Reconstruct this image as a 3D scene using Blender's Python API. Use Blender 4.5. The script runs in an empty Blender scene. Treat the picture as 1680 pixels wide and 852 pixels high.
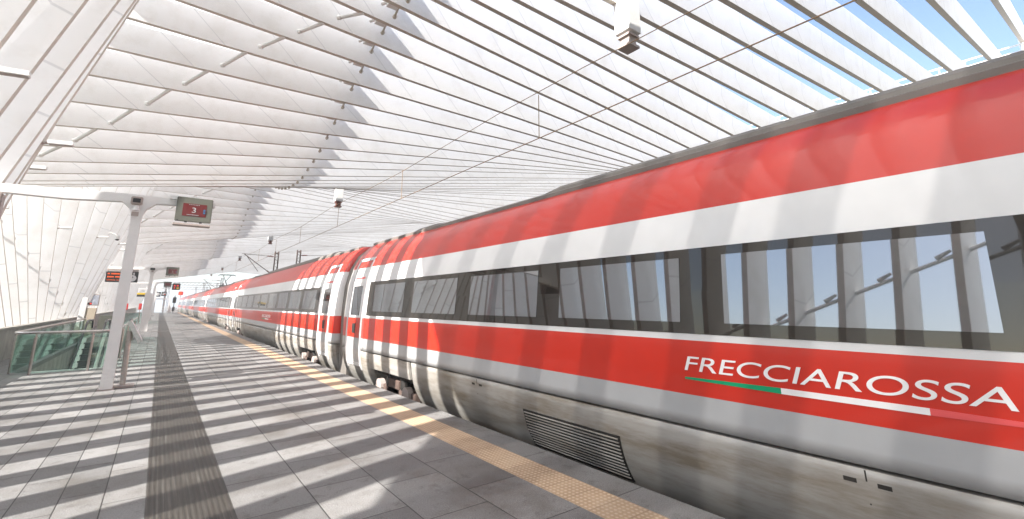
import bpy, bmesh, math, random
from mathutils import Vector
random.seed(5)
sc = bpy.context.scene
C = sc.collection
PI = math.pi
# ---------------------------------------------------------------- camera
H = 1.7
cam_d = bpy.data.cameras.new('camera'); cam = bpy.data.objects.new('camera', cam_d); C.objects.link(cam)
sc.camera = cam
cam_d.sensor_width = 36.0
cam_d.lens = 747.0/1680.0*36.0
cam_d.shift_y = -81.0/1680.0
cam_d.clip_start = 0.05; cam_d.clip_end = 6000
cam.location = (0, 0, H)
cam.rotation_euler = (math.radians(90)+math.atan(154/747.0), 0, -math.atan(578/math.hypot(747, 154)))
# ---------------------------------------------------------------- light
SUN = Vector((-1.2, -0.30, 1.0)).normalized()
w = bpy.data.worlds.new('World'); sc.world = w; w.use_nodes = True
nt = w.node_tree; nt.nodes.clear()
sky = nt.nodes.new('ShaderNodeTexSky'); sky.sky_type = 'NISHITA'; sky.sun_disc = False
sky.sun_elevation = math.asin(SUN.z); sky.sun_rotation = math.atan2(SUN.x, SUN.y)
sky.air_density = 1.0; sky.dust_density = 1.2; sky.ozone_density = 1.0; sky.altitude = 50
bg = nt.nodes.new('ShaderNodeBackground'); bg.inputs['Strength'].default_value = 0.075
wo = nt.nodes.new('ShaderNodeOutputWorld')
nt.links.new(sky.outputs[0], bg.inputs[0]); nt.links.new(bg.outputs[0], wo.inputs[0])
sd = bpy.data.lights.new('sun', 'SUN'); sd.energy = 4.0; sd.angle = math.radians(0.55); sd.color = (1.0, 0.955, 0.90)
so = bpy.data.objects.new('sun', sd); C.objects.link(so)
so.rotation_euler = SUN.to_track_quat('Z', 'Y').to_euler(); so.location = (-30, -10, 30)
sc.view_settings.view_transform = 'Standard'; sc.view_settings.look = 'None'
sc.view_settings.exposure = 2.05; sc.view_settings.gamma = 1.0
sc.view_settings.use_curve_mapping = False
sc.cycles.max_bounces = 10; sc.cycles.diffuse_bounces = 6; sc.cycles.glossy_bounces = 4
sc.cycles.transparent_max_bounces = 12; sc.cycles.caustics_reflective = False; sc.cycles.caustics_refractive = False

# ---------------------------------------------------------------- materials
def newmat(name):
    m = bpy.data.materials.new(name); m.use_nodes = True
    n = m.node_tree.nodes; b = n['Principled BSDF']
    return m, m.node_tree, b
def noise(t, scale, detail=4, co=None, rough=.6):
    n = t.nodes.new('ShaderNodeTexNoise'); n.inputs['Scale'].default_value = scale
    n.inputs['Detail'].default_value = detail; n.inputs['Roughness'].default_value = rough
    if co: t.links.new(co, n.inputs['Vector'])
    return n
def tc(t, which='Object'):
    return t.nodes.new('ShaderNodeTexCoord').outputs[which]
def ramp(t, fac, stops):
    r = t.nodes.new('ShaderNodeValToRGB'); t.links.new(fac, r.inputs[0])
    e = r.color_ramp.elements
    while len(e) > 1: e.remove(e[-1])
    e[0].position = stops[0][0]; e[0].color = (*stops[0][1], 1)
    for p, c in stops[1:]:
        q = e.new(p); q.color = (*c, 1)
    return r
def mixc(t, fac, a, b, mode='MIX'):
    m = t.nodes.new('ShaderNodeMix'); m.data_type = 'RGBA'; m.blend_type = mode
    for s, v in ((0, fac), (6, a), (7, b)):
        if hasattr(v, 'links'): t.links.new(v, m.inputs[s])
        elif s == 0: m.inputs[0].default_value = v
        else: m.inputs[s].default_value = (*v, 1)
    return m.outputs[2]
def mth(t, op, a, b=None, c=None):
    m = t.nodes.new('ShaderNodeMath'); m.operation = op
    for i, v in enumerate((a, b, c)):
        if v is None: continue
        if hasattr(v, 'links'): t.links.new(v, m.inputs[i])
        else: m.inputs[i].default_value = v
    return m.outputs[0]
def plain(name, col, rough=.5, metal=0, vary=.12, scale=6, bump=0):
    m, t, b = newmat(name)
    n = noise(t, scale, 5, tc(t))
    lo = tuple(c*(1-vary) for c in col); hi = tuple(min(1, c*(1+vary)) for c in col)
    r = ramp(t, n.outputs[0], [(.3, lo), (.7, hi)])
    t.links.new(r.outputs[0], b.inputs['Base Color'])
    b.inputs['Roughness'].default_value = rough; b.inputs['Metallic'].default_value = metal
    if bump:
        bp = t.nodes.new('ShaderNodeBump'); bp.inputs['Strength'].default_value = bump; bp.inputs['Distance'].default_value = .01
        t.links.new(n.outputs[0], bp.inputs['Height']); t.links.new(bp.outputs[0], b.inputs['Normal'])
    return m
M = {}
def fin_material():
    m, t, b = newmat('white_fin_paint')
    uv = t.nodes.new('ShaderNodeUVMap').outputs[0]
    s = t.nodes.new('ShaderNodeSeparateXYZ'); t.links.new(uv, s.inputs[0])
    u = mth(t, 'DIVIDE', s.outputs[0], 2.15)
    fr = mth(t, 'FRACT', u)
    ln = mth(t, 'LESS_THAN', mth(t, 'ABSOLUTE', mth(t, 'SUBTRACT', fr, .5)), .009)
    cell = mth(t, 'FLOOR', mth(t, 'ADD', u, .5))
    wn = t.nodes.new('ShaderNodeTexWhiteNoise'); wn.noise_dimensions = '2D'
    cv = t.nodes.new('ShaderNodeCombineXYZ'); t.links.new(cell, cv.inputs[0])
    oi = t.nodes.new('ShaderNodeObjectInfo'); t.links.new(oi.outputs['Random'], cv.inputs[1])
    t.links.new(cv.outputs[0], wn.inputs['Vector'])
    base = ramp(t, wn.outputs[0], [(0, (.86, .855, .845)), (1, (.90, .898, .893))])
    n = noise(t, 1.3, 8, tc(t), .7)
    dirt = ramp(t, n.outputs[0], [(.34, (.925, .915, .90)), (.52, (1, 1, 1))])
    c = mixc(t, 1.0, base.outputs[0], dirt.outputs[0], 'MULTIPLY')
    c = mixc(t, ln, c, (.70, .70, .70))
    t.links.new(c, b.inputs['Base Color']); b.inputs['Roughness'].default_value = .42
    return m
M['fin'] = fin_material()
M['flange'] = plain('white_flange_with_shade', (.60, .545, .48), .5, 0, .08, 3)  # inner flanges of the white ribs, their shade put into the colour as taupe
M['white'] = plain('white_painted_steel', (.78, .775, .76), .4, 0, .05, 3)
def opal():
    m, t, b = newmat('opal_roof_sheet'); out = t.nodes['Material Output']
    n = noise(t, 1.5, 5, tc(t)); r = ramp(t, n.outputs[0], [(.3, (.80, .79, .77)), (.7, (.88, .87, .85))])
    d = t.nodes.new('ShaderNodeBsdfDiffuse'); tl = t.nodes.new('ShaderNodeBsdfTranslucent'); t.links.new(r.outputs[0], d.inputs[0]); t.links.new(r.outputs[0], tl.inputs[0])
    mx = t.nodes.new('ShaderNodeMixShader'); mx.inputs[0].default_value = .72
    t.links.new(d.outputs[0], mx.inputs[1]); t.links.new(tl.outputs[0], mx.inputs[2])
    tp = t.nodes.new('ShaderNodeBsdfTransparent'); m2 = t.nodes.new('ShaderNodeMixShader'); m2.inputs[0].default_value = .07
    t.links.new(mx.outputs[0], m2.inputs[1]); t.links.new(tp.outputs[0], m2.inputs[2]); t.links.new(m2.outputs[0], out.inputs[0])
    return m
M['cover'] = opal()
M['steel'] = plain('brushed_steel', (.55, .52, .49), .28, 1, .12, 20)
M['pipe'] = plain('galvanised_pipe', (.5, .45, .38), .4, .4, .15, 8)
M['dark'] = plain('dark_metal', (.03, .028, .026), .5, .2, .3, 10)
M['black'] = plain('black_plastic', (.012, .012, .012), .3, 0, .2, 10)
M['olive'] = plain('grey_green_enamel', (.115, .118, .095), .4, 0, .08, 4)
M['brown'] = plain('brown_insulator', (.16, .045, .025), .4, 0, .2, 6)
M['taupe'] = plain('taupe_housing', (.40, .34, .31), .5, 0, .1, 6)
M['wire'] = plain('copper_wire', (.30, .20, .12), .5, .3, .1, 5)
M['mast'] = plain('rusty_mast_steel', (.13, .09, .075), .7, .2, .3, 5)
M['beige'] = plain('beige_cabinet', (.5, .43, .33), .6, 0, .06, 5)
M['concrete'] = plain('concrete', (.33, .315, .285), .85, 0, .25, 2.2, .3)
M['ballast'] = plain('ballast', (.12, .10, .085), .95, 0, .6, 30, .8)
M['rail'] = plain('rail_steel', (.25, .2, .17), .35, .8, .2, 10)
M['ground'] = plain('field', (.09, .11, .06), .95, 0, .5, .02)
M['hill'] = plain('far_hill', (.10, .13, .15), 1, 0, .25, .004)
M['leaf'] = plain('foliage', (.05, .075, .03), .8, 0, .5, 3)
M['bark'] = plain('bark', (.12, .09, .06), .9, 0, .3, 6)
M['rubber'] = plain('grey_rubber_bellows', (.17, .155, .14), .7, 0, .15, 3)
M['roofgrey'] = plain('grey_roof_fairing', (.17, .155, .14), .55, 0, .15, 2)
def skirt_mat():
    m, t, b = newmat('grey_skirt_paint'); co = tc(t)
    mp = t.nodes.new('ShaderNodeMapping'); mp.inputs['Scale'].default_value = (1, .35, 2.5); t.links.new(co, mp.inputs[0])
    n = noise(t, 1.6, 8, mp.outputs[0], .7)
    r = ramp(t, n.outputs[0], [(.34, (.20, .17, .13)), (.52, (.34, .325, .30)), (.7, (.41, .40, .38))])
    t.links.new(r.outputs[0], b.inputs['Base Color']); b.inputs['Roughness'].default_value = .36
    return m
M['skirt'] = skirt_mat()
M['tread'] = plain('escalator_steps', (.10, .11, .11), .4, .6, .2, 8)
M['red'] = plain('signal_red', (.6, .02, .015), .4)
M['yellow'] = plain('sign_yellow', (.75, .5, .03), .5)
M['letter'] = plain('white_lettering', (.85, .83, .82), .35, 0, .03)
M['frame_paint'] = plain('door_frame_paint', (.62, .61, .61), .35, 0, .05)
M['green'] = plain('green_stripe', (.0, .30, .13), .35, 0, .05)
M['redstripe'] = plain('light_red_stripe', (.75, .10, .10), .35, 0, .05)
M['paper'] = plain('sign_white', (.75, .75, .75), .5)
def emis(name, col, st):
    m, t, b = newmat(name)
    n = noise(t, 40, 2, tc(t)); r = ramp(t, n.outputs[0], [(.2, tuple(c*.85 for c in col)), (.8, col)])
    t.links.new(r.outputs[0], b.inputs['Emission Color']); t.links.new(r.outputs[0], b.inputs['Base Color'])
    b.inputs['Emission Strength'].default_value = st; b.inputs['Roughness'].default_value = .2
    return m
M['screen'] = emis('red_screen', (.10, .012, .010), .12)
M['screen_text'] = emis('screen_text', (.35, .35, .35), .1)
M['screen_blue'] = emis('screen_blue', (.04, .10, .2), .1)
M['led'] = emis('orange_led', (.8, .11, .02), .12)
M['led_red'] = emis('red_led', (.8, .05, .03), .25)
def livery():
    m, t, b = newmat('train_livery')
    s = t.nodes.new('ShaderNodeSeparateXYZ'); t.links.new(tc(t), s.inputs[0])
    z = s.outputs[2]
    zr = mth(t, 'DIVIDE', mth(t, 'ADD', z, 1.0), 5.0)
    P = lambda v: (v+1.0)/5.0
    red = (.58, .024, .009); red2 = (.52, .024, .012); grey = (.42, .425, .43); wh = (.68, .675, .67)
    r = ramp(t, zr, [(0, grey), (P(.87), red), (P(1.345), wh), (P(2.62), red2), (P(3.42), (.17, .155, .14))])
    r.color_ramp.interpolation = 'CONSTANT'
    n = noise(t, 1.5, 6, tc(t)); d = ramp(t, n.outputs[0], [(.3, (.90, .90, .90)), (.65, (1, 1, 1))])
    c = mixc(t, 1.0, r.outputs[0], d.outputs[0], 'MULTIPLY')
    t.links.new(c, b.inputs['Base Color']); b.inputs['Roughness'].default_value = .32
    b.inputs['Coat Weight'].default_value = .28; b.inputs['Coat Roughness'].default_value = .06
    # slight panel waviness
    mp = t.nodes.new('ShaderNodeMapping'); mp.inputs['Scale'].default_value = (1, .35, 1.4); t.links.new(tc(t), mp.inputs[0])
    n2 = noise(t, 1.1, 2, mp.outputs[0]); bp = t.nodes.new('ShaderNodeBump'); bp.inputs['Strength'].default_value = .25; bp.inputs['Distance'].default_value = .02
    t.links.new(n2.outputs[0], bp.inputs['Height']); t.links.new(bp.outputs[0], b.inputs['Coat Normal'])
    return m
M['livery'] = livery()
def mirror_glass(name, tint, base, fac, wav=.15):
    m, t, b = newmat(name)
    out = t.nodes['Material Output']
    b.inputs['Base Color'].default_value = (*base, 1); b.inputs['Roughness'].default_value = .1; b.inputs['Specular IOR Level'].default_value = .15
    g = t.nodes.new('ShaderNodeBsdfGlossy'); g.inputs['Roughness'].default_value = .02; g.inputs['Color'].default_value = (*tint, 1)
    n2 = noise(t, .7, 2, tc(t)); bp = t.nodes.new('ShaderNodeBump'); bp.inputs['Strength'].default_value = wav; bp.inputs['Distance'].default_value = .02
    t.links.new(n2.outputs[0], bp.inputs['Height']); t.links.new(bp.outputs[0], g.inputs['Normal'])
    mx = t.nodes.new('ShaderNodeMixShader'); mx.inputs[0].default_value = fac
    t.links.new(b.outputs[0], mx.inputs[1]); t.links.new(g.outputs[0], mx.inputs[2]); t.links.new(mx.outputs[0], out.inputs[0])
    return m
M['band'] = mirror_glass('dark_window_band', (.8, .76, .7), (.018, .015, .013), .06, .02)
M['pane'] = mirror_glass('tinted_window_pane', (.86, .88, .92), (.015, .018, .02), .26, .02)
def clear_glass(name, tint):
    m, t, b = newmat(name); out = t.nodes['Material Output']
    tr = t.nodes.new('ShaderNodeBsdfTransparent'); tr.inputs[0].default_value = (*tint, 1)
    g = t.nodes.new('ShaderNodeBsdfGlossy'); g.inputs['Roughness'].default_value = .01; g.inputs['Color'].default_value = (.9, 1, .97, 1)
    lw = t.nodes.new('ShaderNodeLayerWeight'); lw.inputs[0].default_value = .28
    mx = t.nodes.new('ShaderNodeMixShader'); t.links.new(mth(t, 'MINIMUM', lw.outputs[0], .38), mx.inputs[0])
    t.links.new(tr.outputs[0], mx.inputs[1]); t.links.new(g.outputs[0], mx.inputs[2]); t.links.new(mx.outputs[0], out.inputs[0])
    return m
M['glass'] = clear_glass('green_balustrade_glass', (.86, .96, .93))
def paver(name, bw, rh, offx, offy):
    m, t, b = newmat(name)
    co = tc(t)
    s = t.nodes.new('ShaderNodeSeparateXYZ'); t.links.new(co, s.inputs[0])
    cb = t.nodes.new('ShaderNodeCombineXYZ')
    t.links.new(mth(t, 'ADD', s.outputs[1], offy), cb.inputs[0]); t.links.new(mth(t, 'ADD', s.outputs[0], offx), cb.inputs[1])
    br = t.nodes.new('ShaderNodeTexBrick'); t.links.new(cb.outputs[0], br.inputs['Vector'])
    br.inputs['Scale'].default_value = 1; br.inputs['Brick Width'].default_value = bw; br.inputs['Row Height'].default_value = rh
    br.inputs['Mortar Size'].default_value = .0055; br.inputs['Mortar Smooth'].default_value = .3; br.offset = .37; br.squash = 1
    br.inputs['Color1'].default_value = (.15, .149, .147, 1); br.inputs['Color2'].default_value = (.235, .232, .227, 1)
    br.inputs['Mortar'].default_value = (.03, .029, .027, 1)
    sp = noise(t, 110, 3, co, .9); g = ramp(t, sp.outputs[0], [(.34, (.35, .35, .36)), (.48, (.92, .92, .92)), (.58, (1.05, 1.05, 1.05)), (.68, (1.7, 1.7, 1.7))])
    g2 = noise(t, 60, 3, co, .8); gr2 = ramp(t, g2.outputs[0], [(.3, (.82, .82, .82)), (.7, (1.12, 1.12, 1.12))])
    st = noise(t, .9, 8, co, .72); sr = ramp(t, st.outputs[0], [(.34, (.62, .585, .54)), (.5, (.97, .96, .95)), (.7, (1.14, 1.14, 1.14))])
    st2 = noise(t, 5.5, 6, co, .8); sr2 = ramp(t, st2.outputs[0], [(.32, (.60, .58, .56)), (.46, (1, 1, 1))])
    c = mixc(t, 1, br.outputs[0], g.outputs[0], 'MULTIPLY'); c = mixc(t, 1, c, gr2.outputs[0], 'MULTIPLY')
    c = mixc(t, 1, c, sr.outputs[0], 'MULTIPLY'); c = mixc(t, 1, c, sr2.outputs[0], 'MULTIPLY')
    t.links.new(c, b.inputs['Base Color'])
    rr = ramp(t, st.outputs[0], [(.3, (.5, .5, .5)), (.7, (.78, .78, .78))]); t.links.new(rr.outputs[0], b.inputs['Roughness'])
    bp = t.nodes.new('ShaderNodeBump'); bp.inputs['Strength'].default_value = .6; bp.inputs['Distance'].default_value = .003
    hh = mth(t, 'SUBTRACT', sp.outputs[0], mth(t, 'MULTIPLY', br.outputs['Fac'], 2.0))
    t.links.new(hh, bp.inputs['Height']); t.links.new(bp.outputs[0], b.inputs['Normal'])
    return m
M['pave_small'] = paver('granite_pavers_small', 1.0, .31, .19+.31*40, 3)
M['pave_large'] = paver('granite_pavers_large', .9, .6, -.71+6, 5)
M['pave_edge'] = paver('granite_kerb_stone', 1.35, 2.0, 1, .5)
def ridge():
    m, t, b = newmat('ridged_dark_tactile_paving'); co = tc(t)
    s = t.nodes.new('ShaderNodeSeparateXYZ'); t.links.new(co, s.inputs[0])
    w1 = mth(t, 'ABSOLUTE', mth(t, 'SUBTRACT', mth(t, 'FRACT', mth(t, 'MULTIPLY', s.outputs[0], 1/.04)), .5))
    mp = t.nodes.new('ShaderNodeMapping'); mp.inputs['Scale'].default_value = (60, .8, 1); t.links.new(co, mp.inputs[0])
    st = noise(t, 1, 5, mp.outputs[0], .75)
    c = ramp(t, st.outputs[0], [(.32, (.022, .019, .015)), (.54, (.042, .037, .031)), (.64, (.075, .07, .062)), (.76, (.22, .21, .20))])
    wr = ramp(t, w1, [(.12, (.55, .53, .5)), (.25, (1, 1, 1))])
    cc = mixc(t, 1, c.outputs[0], wr.outputs[0], 'MULTIPLY')
    n3 = noise(t, 3, 6, co, .7); d3 = ramp(t, n3.outputs[0], [(.3, (.75, .75, .75)), (.7, (1.1, 1.1, 1.1))])
    cc = mixc(t, 1, cc, d3.outputs[0], 'MULTIPLY')
    jt = mth(t, 'LESS_THAN', mth(t, 'FRACT', mth(t, 'DIVIDE', s.outputs[1], .4)), .014)
    cc = mixc(t, jt, cc, (.02, .02, .018))
    t.links.new(cc, b.inputs['Base Color']); b.inputs['Roughness'].default_value = .5
    bp = t.nodes.new('ShaderNodeBump'); bp.inputs['Strength'].default_value = .9; bp.inputs['Distance'].default_value = .006
    t.links.new(w1, bp.inputs['Height']); t.links.new(bp.outputs[0], b.inputs['Normal'])
    return m
M['ridge'] = ridge()
def dots():
    m, t, b = newmat('tan_studded_tactile_paving'); co = tc(t)
    s = t.nodes.new('ShaderNodeSeparateXYZ'); t.links.new(co, s.inputs[0])
    fx = mth(t, 'SUBTRACT', mth(t, 'FRACT', mth(t, 'MULTIPLY', s.outputs[0], 1/.05)), .5)
    fy = mth(t, 'SUBTRACT', mth(t, 'FRACT', mth(t, 'MULTIPLY', s.outputs[1], 1/.05)), .5)
    d = mth(t, 'SQRT', mth(t, 'ADD', mth(t, 'MULTIPLY', fx, fx), mth(t, 'MULTIPLY', fy, fy)))
    k = ramp(t, d, [(.18, (1, 1, 1)), (.34, (0, 0, 0))])
    n = noise(t, 2.2, 7, co, .75); c0 = ramp(t, n.outputs[0], [(.3, (.30, .205, .125)), (.55, (.41, .295, .19)), (.75, (.47, .36, .25))])
    c = mixc(t, k.outputs[0], c0.outputs[0], (.55, .43, .31))
    jt = mth(t, 'LESS_THAN', mth(t, 'FRACT', mth(t, 'DIVIDE', s.outputs[1], .3)), .012)
    c = mixc(t, jt, c, (.16, .11, .07))
    t.links.new(c, b.inputs['Base Color']); b.inputs['Roughness'].default_value = .6
    bp = t.nodes.new('ShaderNodeBump'); bp.inputs['Strength'].default_value = .8; bp.inputs['Distance'].default_value = .005
    t.links.new(k.outputs[0], bp.inputs['Height']); t.links.new(bp.outputs[0], b.inputs['Normal'])
    return m
M['dots'] = dots()

# ---------------------------------------------------------------- mesh helpers
class MB:
    def __init__(s): s.v = []; s.f = []; s.uv = None
    def quad(s, *p):
        i = len(s.v); s.v += [tuple(q) for q in p]; s.f.append(tuple(range(i, i+len(p)))); return s
    def box(s, x0, x1, y0, y1, z0, z1):
        i = len(s.v)
        s.v += [(x0, y0, z0), (x1, y0, z0), (x1, y1, z0), (x0, y1, z0), (x0, y0, z1), (x1, y0, z1), (x1, y1, z1), (x0, y1, z1)]
        s.f += [tuple(i+k for k in q) for q in ((0, 3, 2, 1), (4, 5, 6, 7), (0, 1, 5, 4), (1, 2, 6, 5), (2, 3, 7, 6), (3, 0, 4, 7))]
        return s
    def tube(s, pts, r, n=8, r2=None, cap=True):
        pts = [Vector(p) for p in pts]; base = len(s.v); m = len(pts)
        for k, p in enumerate(pts):
            d = (pts[min(k+1, m-1)]-pts[max(k-1, 0)]).normalized()
            a = d.cross(Vector((0, 0, 1)) if abs(d.z) < .9 else Vector((1, 0, 0))).normalized(); b = d.cross(a)
            rr = r if r2 is None else r+(r2-r)*k/(m-1)
            for j in range(n):
                t = 2*PI*j/n; s.v.append(tuple(p+a*rr*math.cos(t)+b*rr*math.sin(t)))
        for k in range(m-1):
            for j in range(n):
                a0 = base+k*n+j; a1 = base+k*n+(j+1) % n
                s.f.append((a0, a1, a1+n, a0+n))
        if cap:
            s.f.append(tuple(base+j for j in range(n))[::-1]); s.f.append(tuple(base+(m-1)*n+j for j in range(n)))
        return s
    def prism(s, poly, axis, a, b):   # poly list of 2D points; axis 'x','y','z'
        def P(p, h):
            return {'x': (h, p[0], p[1]), 'y': (p[0], h, p[1]), 'z': (p[0], p[1], h)}[axis]
        i = len(s.v); n = len(poly)
        s.v += [P(p, a) for p in poly]+[P(p, b) for p in poly]
        s.f.append(tuple(range(i, i+n))); s.f.append(tuple(range(i+n, i+2*n))[::-1])
        for k in range(n): s.f.append((i+k, i+(k+1) % n, i+n+(k+1) % n, i+n+k))
        return s
    def rot(s, c, ax, ang, start=0):
        from mathutils import Matrix
        R = Matrix.Rotation(ang, 3, ax); c = Vector(c)
        for k in range(start, len(s.v)): s.v[k] = tuple(R @ (Vector(s.v[k])-c)+c)
        return s
    def build(s, name, m, parent=None, bevel=0, smooth=False, fix=True):
        me = bpy.data.meshes.new(name); me.from_pydata(s.v, [], s.f); me.update()
        if fix or bevel:
            bm = bmesh.new(); bm.from_mesh(me); bmesh.ops.recalc_face_normals(bm, faces=bm.faces)
            if bevel:
                bmesh.ops.bevel(bm, geom=[e for e in bm.edges], offset=bevel, segments=2, affect='EDGES', clamp_overlap=True)
            bm.to_mesh(me); bm.free()
        me.materials.append(M[m] if isinstance(m, str) else m)
        if smooth:
            for p in me.polygons: p.use_smooth = True
        o = bpy.data.objects.new(name, me); C.objects.link(o)
        if parent: o.parent = parent
        return o
def tag(o, label=None, cat=None, group=None, kind=None):
    if label: o['label'] = label
    if cat: o['category'] = cat
    if group: o['group'] = group
    if kind: o['kind'] = kind
    return o
def empty(name, label, cat, loc=(0, 0, 0), group=None):
    o = bpy.data.objects.new(name, None); o.location = loc; o.empty_display_size = .2; C.objects.link(o)
    return tag(o, label, cat, group)
def local(o, parent):   # parent keeping world coords when parent has only a location
    o.parent = parent; o.location = -parent.location; return o
def part(mb, name, m, parent, **k):
    return local(mb.build(name, m, None, **k), parent)
def text(body, name, m, parent, origin, xdir, ydir, size, width=None, depth=.003, shear=0):
    cu = bpy.data.curves.new(name, 'FONT'); cu.body = body; cu.size = size; cu.extrude = depth; cu.shear = shear; cu.align_x = 'LEFT'
    to = bpy.data.objects.new(name, cu); C.objects.link(to)
    dg = bpy.context.evaluated_depsgraph_get(); dg.update()
    me = bpy.data.meshes.new_from_object(to.evaluated_get(dg)); C.objects.unlink(to); bpy.data.objects.remove(to)
    xs = [v.co.x for v in me.vertices]; x0, x1 = min(xs), max(xs); s = 1 if width is None else width/(x1-x0)
    X = Vector(xdir); Y = Vector(ydir); N = X.cross(Y); O = Vector(origin)
    for v in me.vertices: v.co = O+X*((v.co.x-x0)*s)+Y*v.co.y+N*v.co.z
    me.materials.clear(); me.materials.append(M[m]); me.name = name
    o = bpy.data.objects.new(name, me); C.objects.link(o); return local(o, parent)

# ---------------------------------------------------------------- setting
S = lambda o: tag(o, kind='structure')
S(MB().box(-3000, 3000, -3000, 3000, -7.5, -7.0).build('ground', 'ground'))
# trackbed
S(MB().box(3.95, 36, -40, 400, -1.25, -.82).build('trackbed', 'ballast'))
YE = 118.0
def slab(name, m, x0, x1, y0, y1, z=0.0, t=.12): return S(MB().box(x0, x1, y0, y1, z-t, z).build(name, m))
HX0, HX1, HY0, HY1 = -2.66, -.92, 17.25, 31.5
L = MB()
L.box(-3.64, HX0, -20, YE, -.12, 0); L.box(HX0, HX1, -20, HY0, -.12, 0); L.box(HX0, HX1, HY1, YE, -.12, 0); L.box(HX1, .11, -20, YE, -.12, 0)
S(L.build('platform_paving', 'pave_small'))
slab('platform_paving', 'pave_large', .71, 3.08, -20, YE)
slab('tactile_strip', 'ridge', .11, .71, -20, YE, .0)
slab('tactile_edge_strip', 'dots', 3.08, 3.5, -20, YE, .0)
slab('platform_kerb', 'pave_edge', 3.5, 3.86, -20, YE, .0, .18)
body = MB(); body.box(-4.9, HX0-.1, -20, YE, -1.3, -.121); body.box(HX0-.1, HX1+.1, -20, HY0-.1, -1.3, -.121); body.box(HX0-.1, HX1+.1, HY1+.1, YE, -1.3, -.121); body.box(HX1+.1, 3.74, -20, YE, -1.3, -.181)
S(body.build('platform_base', 'concrete'))
# cross drainage joints (thin metal covers)
for y in (12.55, 37.5, 62.6, 87.8):
    S(MB().box(-.4, .108, y-.03, y+.03, 0.001, .004).box(.112, .708, y-.03, y+.03, .001, .004).box(.712, 3.078, y-.03, y+.03, .001, .004).build('joint_cover', 'steel'))
# rails under train
for k, x in enumerate((4.76, 6.24, 11.3, 12.78)):
    tag(MB().box(x-.035, x+.035, -40, 400, -.8, -.56).build('rail', 'rail'), ('rail under the near side of the red train', 'rail under the far side of the red train', 'near rail of the empty far track', 'far rail of the empty far track')[k], 'rail')
# parapet wall
pw = MB(); pw.box(-3.76, -3.64, -20, YE, -.12, .93); tag(pw.build('parapet_wall', 'concrete'), 'low concrete parapet wall running along the left side of the platform', 'wall')
cp = MB().box(-3.80, -3.60, -20, YE, .93, .99).build('coping', 'concrete', bpy.data.objects['parapet_wall'])
# hills, far land
hm = MB(); N = 90
for ring, (R0, hh) in enumerate(((2300, 34), (2800, 85))):
    pts = []
    for i in range(N+1):
        a = PI*(-.55+1.6*i/N)
        h = hh*(.55+.3*math.sin(i*.37+ring)+.25*math.sin(i*.91+2*ring)+.12*math.sin(i*2.3))
        pts.append((R0*math.sin(a), R0*math.cos(a), max(5, h)))
    for i in range(N):
        a, b = pts[i], pts[i+1]
        hm.quad((a[0], a[1], -7), (b[0], b[1], -7), (b[0]*1.04, b[1]*1.04, b[2]), (a[0]*1.04, a[1]*1.04, a[2]))
        hm.quad((a[0]*1.04, a[1]*1.04, a[2]), (b[0]*1.04, b[1]*1.04, b[2]), (b[0]*1.15, b[1]*1.15, -7), (a[0]*1.15, a[1]*1.15, -7))
S(hm.build('hills', 'hill'))

# ---------------------------------------------------------------- canopy
TB = [(4.67,.248),(5.25,.201),(5.6,.167),(6.04,.138),(6.47,.112),(6.99,.08),(7.51,.044),(7.93,.023),(8.52,-.02),(8.97,-.054),(9.29,-.075),(9.33,-.082),(9.26,-.078),(8.95,-.06),(8.5,-.035),(8.04,-.005),(7.5,.029),(7.01,.061),(6.51,.091),(6.07,.118),(5.72,.141),(5.48,.157),(5.29,.162),(5.25,.168),(5.31,.163)]
FX, FZ, D = -4.1, -.4, .87
WI, WO = .15, .35
def prm(n):
    if 0 <= n <= 24: z, s = TB[n]
    else:
        z, s = TB[n % 25]
        k = n % 25
        if k == 0: z, s = 5.42, .158
        if k == 1: z, s = 5.62, .148
        if k == 2: z, s = 5.85, .140
        if k == 3: z, s = 6.15, .125
    return z+H, s, .03+.278*math.cos(2*PI*(n-11.2)/25)
def geom(n):
    z0, s, t = prm(n)
    # left knee: X = FX + t (Z-FZ), Z = z0 + s X
    Z = (z0+s*(FX-t*FZ))/(1-s*t); K = (FX+t*(Z-FZ), Z)
    tr = .03+.278*math.cos(2*PI*(n+12.5-11.2)/25)
    RX = 37.0
    Zr = (z0+s*(RX+tr*FZ))/(1+s*tr); KR = (RX-tr*(Zr-FZ), Zr)
    return [(FX, FZ), K, KR, (RX, FZ)]
def offset(P):
    n = len(P); out = []
    nr = []
    for i in range(n-1):
        dx, dz = P[i+1][0]-P[i][0], P[i+1][1]-P[i][1]; l = math.hypot(dx, dz); nr.append((-dz/l, dx/l))
    for i in range(n):
        if i == 0: a = nr[0]; k = 1; m = a
        elif i == n-1: m = nr[-1]; k = 1
        else:
            m = (nr[i-1][0]+nr[i][0], nr[i-1][1]+nr[i][1]); l = math.hypot(*m); m = (m[0]/l, m[1]/l)
            k = min(2.2, 1/max(.3, m[0]*nr[i][0]+m[1]*nr[i][1]))
        out.append((P[i][0]+m[0]*D*k, P[i][1]+m[1]*D*k))
    return out
waves = ['first wave of the canopy, over the nearest platform stretch', 'second wave of the canopy, beyond the first dip', 'third wave of the canopy', 'fourth wave of the canopy', 'farthest wave of the canopy']
def beam_z(n, x):
    z0, s, t = prm(n); return z0+s*x
def leg_x(n, z):
    z0, s, t = prm(n); return FX+t*(z-FZ)
N0, N1 = -12, 138
frames = {}
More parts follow.
